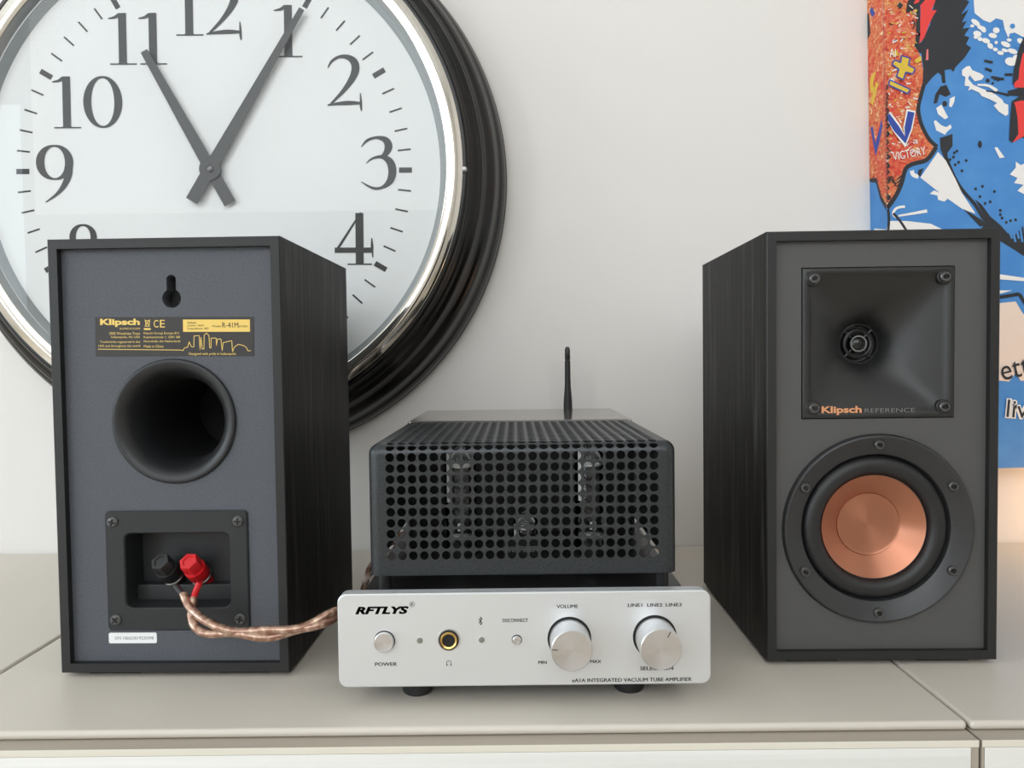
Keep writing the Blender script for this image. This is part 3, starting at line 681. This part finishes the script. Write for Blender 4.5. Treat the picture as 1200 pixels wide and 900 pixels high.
def numeral(s, cx, cz, h):
    b = MB(); gap = .05; tot = sum(DIG[c][0] for c in s) + gap*(len(s)-1); ox = -tot/2; lay = 0
    for c in s:
        w, sts = DIG[c]
        for st in sts:
            pts = st[1] if st[0] == R else spline(st, 6)
            vs = []
            for i, p in enumerate(pts):
                a, d = pts[max(i-1, 0)], pts[min(i+1, len(pts)-1)]
                if st[0] != R and i in (0, len(pts)-1) and math.hypot(pts[0][0]-pts[-1][0], pts[0][1]-pts[-1][1]) < 1e-6: a, d = pts[-2], pts[1]
                t = math.hypot(d[0]-a[0], d[1]-a[1]) or 1; nx, ny = -(d[1]-a[1])/t*p[2]/2, (d[0]-a[0])/t*p[2]/2
                for sg in (1, -1): vs.append(((ox+p[0]+sg*nx)*h, -.0003 - .00001*lay, (p[1]-.5+sg*ny)*h))
            b.add(vs, [(2*i, 2*i+1, 2*i+3, 2*i+2) for i in range(len(pts)-1)]); lay += 1
        ox += w + gap
    o = b.build('numeral', M_num, CK); o.location = (cx, .7221, cz); o.rotation_euler = (0, roll, 0)
    return o
for s, x, z, h in (('12', -.0012, .1522, .0495), ('1', .0741, .1308, .0495), ('2', .1270, .0832, .0485), ('3', .158, .0055, .0500), ('4', .1331, -.0659, .0510), ('5', .082, -.132, .05), ('6', 0, -.154, .051), ('7', -.082, -.130, .05), ('8', -.1276, -.0746, .0509), ('9', -.1526, .0000, .0525), ('10', -.1191, .0666, .0495), ('11', -.0694, .1256, .0490)): numeral(s, x, z, h)
# hands
def hand(name, ang, tip, tail, w0, w1, y, lab):
    b = MB(); b.prism([(-w0/2, -tail), (w0/2, -tail), (w0/2, 0), (w1/2, tip), (-w1/2, tip), (-w0/2, 0)], -.0008, 0)
    b.prism(circle(0, 0, .0103, 32), -.0009, .0001)
    o = b.build(name, M_hand, CK, label=lab); o.location = (-.0012, y, .0003); o.rotation_euler = (0, ang, 0); return o
hand('hour_hand', math.atan2(-.0600, .1112), .127, .0368, .0116, .0070, .7178, 'dark grey hour hand pointing to eleven')
mh_ = hand('minute_hand', math.atan2(.0901, .1474), .1735, .0352, .0118, .0052, .7160, 'dark grey minute hand pointing just past one')
b = MB(); b.lathe([(.0034, -.0008), (.0034, -.0020), (.0026, -.0026), (0, -.0028)], n=28); b.build('hand_pin', M_dscrew, mh_)
b = MB(); b.lathe([(.0034, 0), (.0034, -.0010), (.0024, -.0022), (0, -.0028)], n=24); o = b.build('frame_screw', M_steel, CK, label='small silver screw on the black frame'); o.location = (.2400, .7082, -.0055)

# ------------------------------------------------------------------ painting: gallery-wrapped canvas
CV = thing('canvas_painting', 'pop art canvas of a blue face with orange graffiti behind the right speaker', 'painting', (.375, .7485, .081))
CV.rotation_euler = (0, -.018, 0)
CWD, CHT, CTH = .60, .80, .0335
A_blue = mat('paint_blue', lin(66, 132, 200), 0.55, noise=((30, 30, 30), 4, lin(78, 144, 208), 0.35, 0.7), bump=((250, 250, 250), 3, 0.2, 0.001))
A_wht = mat('paint_white', lin(238, 234, 230), 0.55); A_blk = mat('paint_black', lin(34, 36, 42), 0.5); A_red = mat('paint_red', lin(232, 62, 58), 0.5)
A_yel = mat('paint_yellow', lin(222, 186, 60), 0.55); A_nav = mat('paint_navy', lin(44, 70, 158), 0.55); A_peach = mat('paint_cream', lin(238, 216, 200), 0.55); A_pink = mat('paint_pink', lin(232, 120, 120), .55)
def graffiti_mat():
    m = bpy.data.materials.new('paint_orange_graffiti'); m.use_nodes = True; nt = m.node_tree; bs = nt.nodes['Principled BSDF']; bs.inputs['Roughness'].default_value = .6
    tc = nt.nodes.new('ShaderNodeTexCoord'); mp = nt.nodes.new('ShaderNodeMapping'); mp.inputs['Scale'].default_value = (170, 170, 230); mp.inputs['Rotation'].default_value = (0, .5, 0)
    n1 = nt.nodes.new('ShaderNodeTexNoise'); n1.inputs['Scale'].default_value = 1; n1.inputs['Detail'].default_value = 6; n1.inputs['Roughness'].default_value = .7; n1.inputs['Distortion'].default_value = .8
    r = nt.nodes.new('ShaderNodeValToRGB'); cr = r.color_ramp; cr.elements[0].position = .32; cr.elements[0].color = lin(140, 34, 34); cr.elements[1].position = .68; cr.elements[1].color = lin(246, 238, 226)
    for p, c in ((.40, lin(192, 58, 50)), (.46, lin(214, 92, 58)), (.50, lin(226, 148, 84)), (.54, lin(204, 72, 58)), (.60, lin(236, 200, 130))): cr.elements.new(p).color = c
    n2 = nt.nodes.new('ShaderNodeTexNoise'); n2.inputs['Scale'].default_value = 28; n2.inputs['Detail'].default_value = 2
    r2 = nt.nodes.new('ShaderNodeValToRGB'); r2.color_ramp.elements[0].position = .42; r2.color_ramp.elements[1].position = .6; r2.color_ramp.elements[0].color = (0, 0, 0, 1); r2.color_ramp.elements[1].color = (.5, .5, .5, 1)
    mx = nt.nodes.new('ShaderNodeMix'); mx.data_type = 'RGBA'; mx.inputs[7].default_value = lin(214, 48, 44)
    nt.links.new(tc.outputs['Object'], mp.inputs['Vector']); nt.links.new(mp.outputs[0], n1.inputs['Vector']); nt.links.new(tc.outputs['Object'], n2.inputs['Vector'])
    nt.links.new(n1.outputs['Fac'], r.inputs['Fac']); nt.links.new(n2.outputs['Fac'], r2.inputs['Fac'])
    nt.links.new(r2.outputs['Color'], mx.inputs[0]); nt.links.new(r.outputs['Color'], mx.inputs[6]); nt.links.new(mx.outputs[2], bs.inputs['Base Color'])
    return m
A_graf = graffiti_mat()
b = MB(); b.box(0, CWD, 0, CTH, 0, CHT); b.build('canvas', A_blue, CV)
PM = [A_wht, A_blk, A_red, A_yel, A_nav, A_graf, A_blue, A_peach, A_pink]
WHT, BLK, RED, YEL, NAV, GRA, BLU, PEA, PNK = range(9)
def P(x, y): return (8.40238e-4*x - 7.388e-6*y - .8705064, -3.0668e-5*x - 8.39691e-4*y + .49822649)
art = MB(); art_n = 0
def shape(c, pts, smooth=0):
    global art_n
    pts = [P(*p) for p in pts]
    if smooth:
        q = spline([pts[-1]] + pts + [pts[0], pts[1]], smooth); pts = q[smooth:-smooth-1]
    art_n += 1; y = -.0002 - art_n * .000004
    pts = [(max(0, min(CWD-.0003, x)), z) for x, z in pts]
    art.add([(x, y, z) for x, z in pts], [tuple(range(len(pts)))], c)
def line(c, pts, w, smooth=4):
    global art_n
    q = spline(pts, smooth); art_n += 1; y = -.0002 - art_n * .000004; vs = []
    for i, p in enumerate(q):
        a, d = q[max(i-1, 0)], q[min(i+1, len(q)-1)]; t = math.hypot(d[0]-a[0], d[1]-a[1]) or 1
        ww = w if not isinstance(w, tuple) else w[0] + (w[1]-w[0]) * i/(len(q)-1)
        nx, ny = -(d[1]-a[1])/t*ww/2, (d[0]-a[0])/t*ww/2
        for sg in (1, -1):
            X = P(p[0]+sg*nx, p[1]+sg*ny); vs.append((max(0, X[0]), y, X[1]))
    art.add(vs, [(2*i, 2*i+1, 2*i+3, 2*i+2) for i in range(len(q)-1)], c)
def blob(c, x, y, rx, ry=None, a=0):
    ry = ry or rx; shape(c, [(x + rx*math.cos(t)*math.cos(a) - ry*math.sin(t)*math.sin(a), y + rx*math.cos(t)*math.sin(a) + ry*math.sin(t)*math.cos(a)) for t in [2*PI*k/10 for k in range(10)]])
T = -300     # the painting goes on above the frame
# white ground at the top right
shape(WHT, [(1140, T), (1141, 2), (1142, 16), (1152, 24), (1160, 27), (1167, 22), (1175, 24), (1177, 34), (1181, 44), (1188, 38), (1200, 44), (1330, 60), (1330, T)])
# graffiti panel
shape(GRA, [(1036, T), (1036, 0), (1038, 243), (1046, 232), (1054, 218), (1060, 198), (1070, 192), (1084, 187), (1096, 171), (1090, 166), (1082, 152), (1077, 136), (1076, 118), (1081, 102), (1082, 84), (1080, 70), (1075, 56), (1077, 0), (1077, T)])
# hair
shape(BLK, [(1098, T), (1096, 0), (1090, 30), (1080, 50), (1074, 52), (1073, 60), (1080, 63), (1082, 80), (1081, 100), (1084, 101), (1093, 90), (1099, 85), (1103, 88), (1104, 97), (1108, 97), (1107, 82), (1114, 81), (1117, 84), (1120, 78), (1130, 68), (1138, 56), (1132, 52), (1136, 44), (1130, 42), (1136, 33), (1128, 34), (1133, 25), (1127, 27), (1135, 12), (1126, 18), (1136, 3), (1130, 0), (1140, T)])
shape(RED, [(1079, T), (1079, 18), (1077, 52), (1083, 45), (1090, 27), (1094, 19), (1098, 13), (1092, 13), (1094, 8), (1097, 0), (1097, T)])
line(BLK, [(1075, T), (1076, 8), (1076, 40), (1074, 56)], 5)
shape(BLK, [(1062, 17), (1063, 6), (1068, -6), (1080, -12), (1084, 2), (1076, 10), (1068, 15)], 0)
shape(RED, [(1071, 6), (1076, -6), (1080, -4), (1077, 4)]); shape(PNK, [(1086, 58), (1088, 58), (1088, 70), (1085, 71)])
# face edge, ear
line(BLK, [(1083, 98), (1079, 112), (1076, 126), (1078, 140), (1083, 153), (1090, 164), (1098, 171)], 4.5)
line(BLK, [(1097, 171), (1086, 186), (1070, 191), (1061, 197), (1056, 214), (1049, 229), (1039, 243)], 5)
shape(BLU, [(1085, 105), (1092, 94), (1101, 86), (1104, 97), (1100, 104), (1092, 116), (1086, 116)])
shape(BLK, [(1094, 121), (1096, 110), (1102, 101), (1109, 99), (1114, 110), (1108, 113), (1101, 110), (1098, 120)]); blob(BLK, 1107, 121, 3, 3.4)
shape(WHT, [(1113, 115), (1119, 112), (1118, 119), (1115, 125), (1112, 124)]); shape(WHT, [(1097, 126), (1103, 122), (1111, 137), (1107, 139), (1099, 133)])
shape(WHT, [(1094, 142), (1096, 140), (1103, 146), (1108, 148), (1114, 145), (1115, 149), (1110, 153), (1107, 157), (1097, 152)])
shape(BLU, [(1104, 142), (1111, 146), (1110, 148), (1104, 144)])
# jaw, collar
shape(BLK, [(1101, 161), (1116, 156), (1116, 170), (1110, 178), (1110, 186), (1119, 205), (1116, 204), (1106, 184), (1102, 174)])
line(BLK, [(1107, 180), (1118, 206), (1128, 222), (1142, 238), (1152, 254), (1162, 262)], 4)
shape(WHT, [(1099, 177), (1108, 187), (1119, 208), (1127, 225), (1143, 249), (1128, 244), (1105, 228), (1078, 207)])
line(WHT, [(1068, 199), (1070, 204), (1076, 206)], 5); shape(BLK, [(1076, 198), (1082, 196), (1078, 206), (1075, 204)])
shape(WHT, [(1089, 226), (1094, 222), (1104, 226), (1110, 232), (1106, 235), (1099, 233), (1098, 228)])
shape(BLK, [(1128, 243), (1148, 264), (1158, 262), (1150, 256), (1140, 250)])
shape(BLK, [(1142, 232), (1150, 238), (1160, 252), (1172, 262), (1180, 271), (1188, 275), (1200, 262), (1330, 250), (1330, 330), (1202, 300), (1190, 292), (1172, 281), (1150, 266), (1156, 258)])
for i in range(5): line(BLU, [(1180 + 5*i, 262), (1186 + 4*i, 278 + (i % 2)*4)], 2.5)
shape(WHT, [(1022, 268), (1040, 258), (1062, 258), (1090, 261), (1105, 268), (1105, 330), (1022, 330)])
line(WHT, [(1060, 241), (1050, 243), (1046, 250), (1052, 255)], 3); line(WHT, [(1052, 252), (1070, 249), (1086, 246)], (2, 4))
line(BLK, [(1046, 249), (1054, 258), (1062, 270)], 3); line(BLK, [(1040, 244), (1041, 256), (1040, 270)], 3)
# freckles and highlights
for x, y in ((1118, 178), (1121, 176), (1117, 183), (1123, 189), (1132, 187), (1119, 192), (1127, 199), (1113, 186), (1143, 220), (1151, 217), (1165, 223), (1148, 229), (1154, 237), (1160, 235), (1172, 245), (1172, 250), (1174, 254), (1179, 259), (1184, 257), (1190, 256)): blob(BLK, x, y, 1.6, 1.8)
blob(BLK, 1148, 168, 2.4, 4.5); shape(WHT, [(1165, 172), (1168, 171), (1177, 183), (1171, 184)])
shape(WHT, [(1183, 203), (1190, 195), (1190, 188), (1196, 192), (1200, 190), (1260, 190), (1260, 225), (1200, 226), (1192, 222), (1199, 215), (1188, 213), (1192, 207)])
for x, y, rx, ry, a in ((1143, 27, 6, 3, .6), (1149, 33, 5, 2.5, .5), (1139, 31, 2.5, 1.8, 0), (1145, 40, 5, 3.5, .2), (1143, 44, 2.5, 2, 0), (1148, 46, 3, 2.5, .4), (1155, 48, 5, 3, .3), (1160, 54, 4, 3, .8), (1163, 42, 5, 3, .2), (1167, 36, 4, 3.5, 0), (1152, 35, 4, 3, 1), (1166, 58, 3, 2.2, .2), (1172, 62, 4, 2.4, .2), (1167, 50, 2, 2, 0), (1178, 52, 6, 3, .4), (1186, 60, 6, 3, .3), (1177, 59, 4, 2, .3), (1184, 72, 7, 5, .2), (1190, 68, 4, 4, .5), (1195, 48, 4, 3, .5), (1182, 47, 3, 2, 0)): blob(WHT, x, y, rx, ry, a)
for x, y, rx in ((1186, 31, 3), (1185, 42, 3), (1192, 53, 3), (1173, 30, 2)): blob(BLU, x, y, rx)
shape(WHT, [(1127, 82), (1132, 78), (1136, 77), (1139, 82), (1149, 86), (1153, 89), (1150, 93), (1142, 95), (1136, 88), (1134, 92), (1140, 99), (1152, 104), (1158, 106), (1166, 110), (1174, 116), (1176, 120), (1181, 122), (1181, 133), (1178, 135), (1170, 130), (1164, 123), (1168, 120), (1160, 116), (1150, 112), (1147, 108), (1138, 104), (1134, 106), (1136, 101), (1130, 100), (1131, 90), (1127, 88)])
line(WHT, [(1145, 99), (1158, 100), (1168, 106)], (2, 4)); line(BLK, [(1155, 106), (1170, 108), (1182, 111)], (1.5, 3))
for x0, y0, x1, y1 in ((1153, 71, 1163, 73), (1154, 80, 1162, 83), (1161, 90, 1169, 91), (1164, 92, 1176, 92), (1177, 87, 1186, 87), (1168, 94, 1172, 91)): line(BLK, [(x0, y0), (x1, y1)], 3)
blob(BLK, 1157, 94, 2.4); blob(BLK, 1163, 97, 1.5)
# red glasses
shape(BLK, [(1330, 20), (1200, 42), (1195, 52), (1192, 62), (1187, 82), (1186, 98), (1192, 103), (1180, 106), (1182, 111), (1194, 112), (1185, 118), (1183, 140), (1182, 163), (1186, 166), (1194, 160), (1330, 170)])
shape(RED, [(1198, 62), (1194, 80), (1193, 92), (1188, 97), (1188, 102), (1200, 102), (1330, 100), (1330, 50)]); shape(RED, [(1188, 119), (1196, 117), (1330, 117), (1330, 166), (1200, 158), (1186, 166), (1193, 156), (1192, 138), (1190, 126)])
# below: dark lapel, cream sheet, blue base
shape(WHT, [(1140, 316), (1171, 320), (1200, 324), (1330, 330), (1330, 333), (1200, 328), (1171, 326)]); shape(WHT, [(1140, 336), (1171, 339), (1186, 339), (1171, 343)])
shape(PEA, [(1100, 352), (1171, 354), (1190, 352), (1197, 364), (1210, 380), (1330, 400), (1330, 440), (1196, 446), (1190, 437), (1182, 447), (1171, 446), (1100, 446)])
line(BLK, [(1140, 350), (1171, 347), (1194, 343)], 4, 2); line(BLK, [(1194, 343), (1203, 357), (1215, 380)], 4, 2)
# marks in the graffiti
def outlined(pts, c, oc, w):
    shape(c, pts); n_ = len(pts)
    for i in range(n_): line(oc, [pts[i], pts[(i+1) % n_]], w, 1)
for k in range(150):
    x = random.uniform(1039, 1074); y = random.uniform(2, 185); c = random.choice((WHT, YEL, WHT, RED, BLK, PNK, PEA, RED, YEL)); a = random.uniform(-1, 1)
    l_ = random.uniform(2, 6); line(c, [(x, y), (x + l_*math.cos(a), y + l_*math.sin(a))], random.uniform(.6, 1.6), 1)
outlined([(1056, 66), (1066, 69), (1064, 77), (1072, 81), (1069, 87), (1061, 85), (1058, 94), (1050, 90), (1053, 82), (1045, 76), (1048, 71), (1055, 74)], YEL, NAV, 1.6)
outlined([(1042, 94), (1066, 105), (1063, 110), (1041, 100)], YEL, NAV, 1.6)
shape(YEL, [(1039, 90), (1044, 83), (1043, 88)]); shape(YEL, [(1071, 71), (1079, 66), (1079, 72), (1073, 75)]); shape(YEL, [(1045, 62), (1051, 60), (1052, 66), (1047, 67)])
for pts in (((1037, 128), (1039, 128), (1062, 160), (1064, 148), (1070, 130)),):
    line(WHT, [(1038, 134), (1050, 150), (1060, 167), (1063, 150), (1067, 129)], 11, 1); line(NAV, [(1038, 135), (1050, 151), (1060, 164), (1063, 150), (1067, 131)], 8, 1)
for y0 in range(100, 236, 9): line(BLK, [(1038, y0), (1039 + random.uniform(0, 4), y0 + random.uniform(1, 5)), (1038, y0 + random.uniform(5, 9))], random.uniform(1.2, 3.4), 1)
line(BLK, [(1069, 24), (1072, 30), (1069, 35)], 1.5); shape(BLK, [(1054, 4), (1058, 8), (1055, 12), (1051, 9)])
for pts in (((1050, 210), (1058, 204), (1050, 218), (1044, 206), (1040, 214)), ((1040, 206), (1048, 214), (1056, 208))): line(BLK, list(pts), 1.4)
blob(BLK, 1040, 231, 3)
art.build('printed_picture', PM, CV, fix=False, label='printed blue, black, white and red picture shapes')
def art_text(s, x0, x1, y0, y1, m, **k):
    a = P(x0, y1); c = P(x1, y0); text(s, a[0], c[0], a[1], c[1], m, CV, 'painted_word', y=-.0014 if not k.get('back') else -.0012, bold=k.get('bold', 0), tilt=k.get('tilt', 0))
art_text('VICTORY', 1045, 1084, 174, 185, A_wht, tilt=-.16); art_text('a', 1069, 1075, 163, 168, A_wht); art_text('AI', 1042, 1049, 58, 68, A_wht)
art_text('ett', 1172, 1206, 422, 443, A_blk, tilt=-.2); art_text('liv', 1178, 1206, 467, 492, A_wht, bold=.07, back=True, tilt=.1); art_text('liv', 1179.5, 1204.5, 468.5, 490.5, A_blk, tilt=.1)
# mirrored wrap on the left edge of the canvas
side = MB()
def sidep(c, pts, k):      # pts: (depth fraction 0 front .. 1 back, photo row)
    side.add([(-.0002 - k*.00001, CTH*d, P(1037, y)[1]) for d, y in pts], [tuple(range(len(pts)))], c)
sidep(GRA, [(0, 243), (.3, 228), (.55, 204), (1, 200), (1, T), (0, T)], 0)
sidep(BLK, [(0, 246), (.35, 230), (.6, 208), (1, 203), (1, 199), (.55, 202), (.28, 226), (0, 238)], 1)
for p_ in ([(.9, 0), (1, 0), (1, 30), (.8, 26)],): sidep(BLK, p_, 2)
sidep(NAV, [(.15, 146), (.35, 162), (.6, 176), (.9, 138), (.75, 138), (.6, 160), (.4, 150), (.2, 136)], 3)
sidep(YEL, [(.5, 76), (.7, 88), (.55, 100), (.85, 96), (.9, 80), (.7, 76)], 4); sidep(YEL, [(.35, 93), (.5, 88), (.85, 108), (.75, 114)], 4); sidep(NAV, [(.7, -4), (.5, 8), (.7, 9), (.85, -2)], 5)
sidep(WHT, [(0, 268), (.7, 262), (1, 268), (1, 330), (0, 330)], 6)
side.build('wrapped_edge', PM, CV, fix=False)
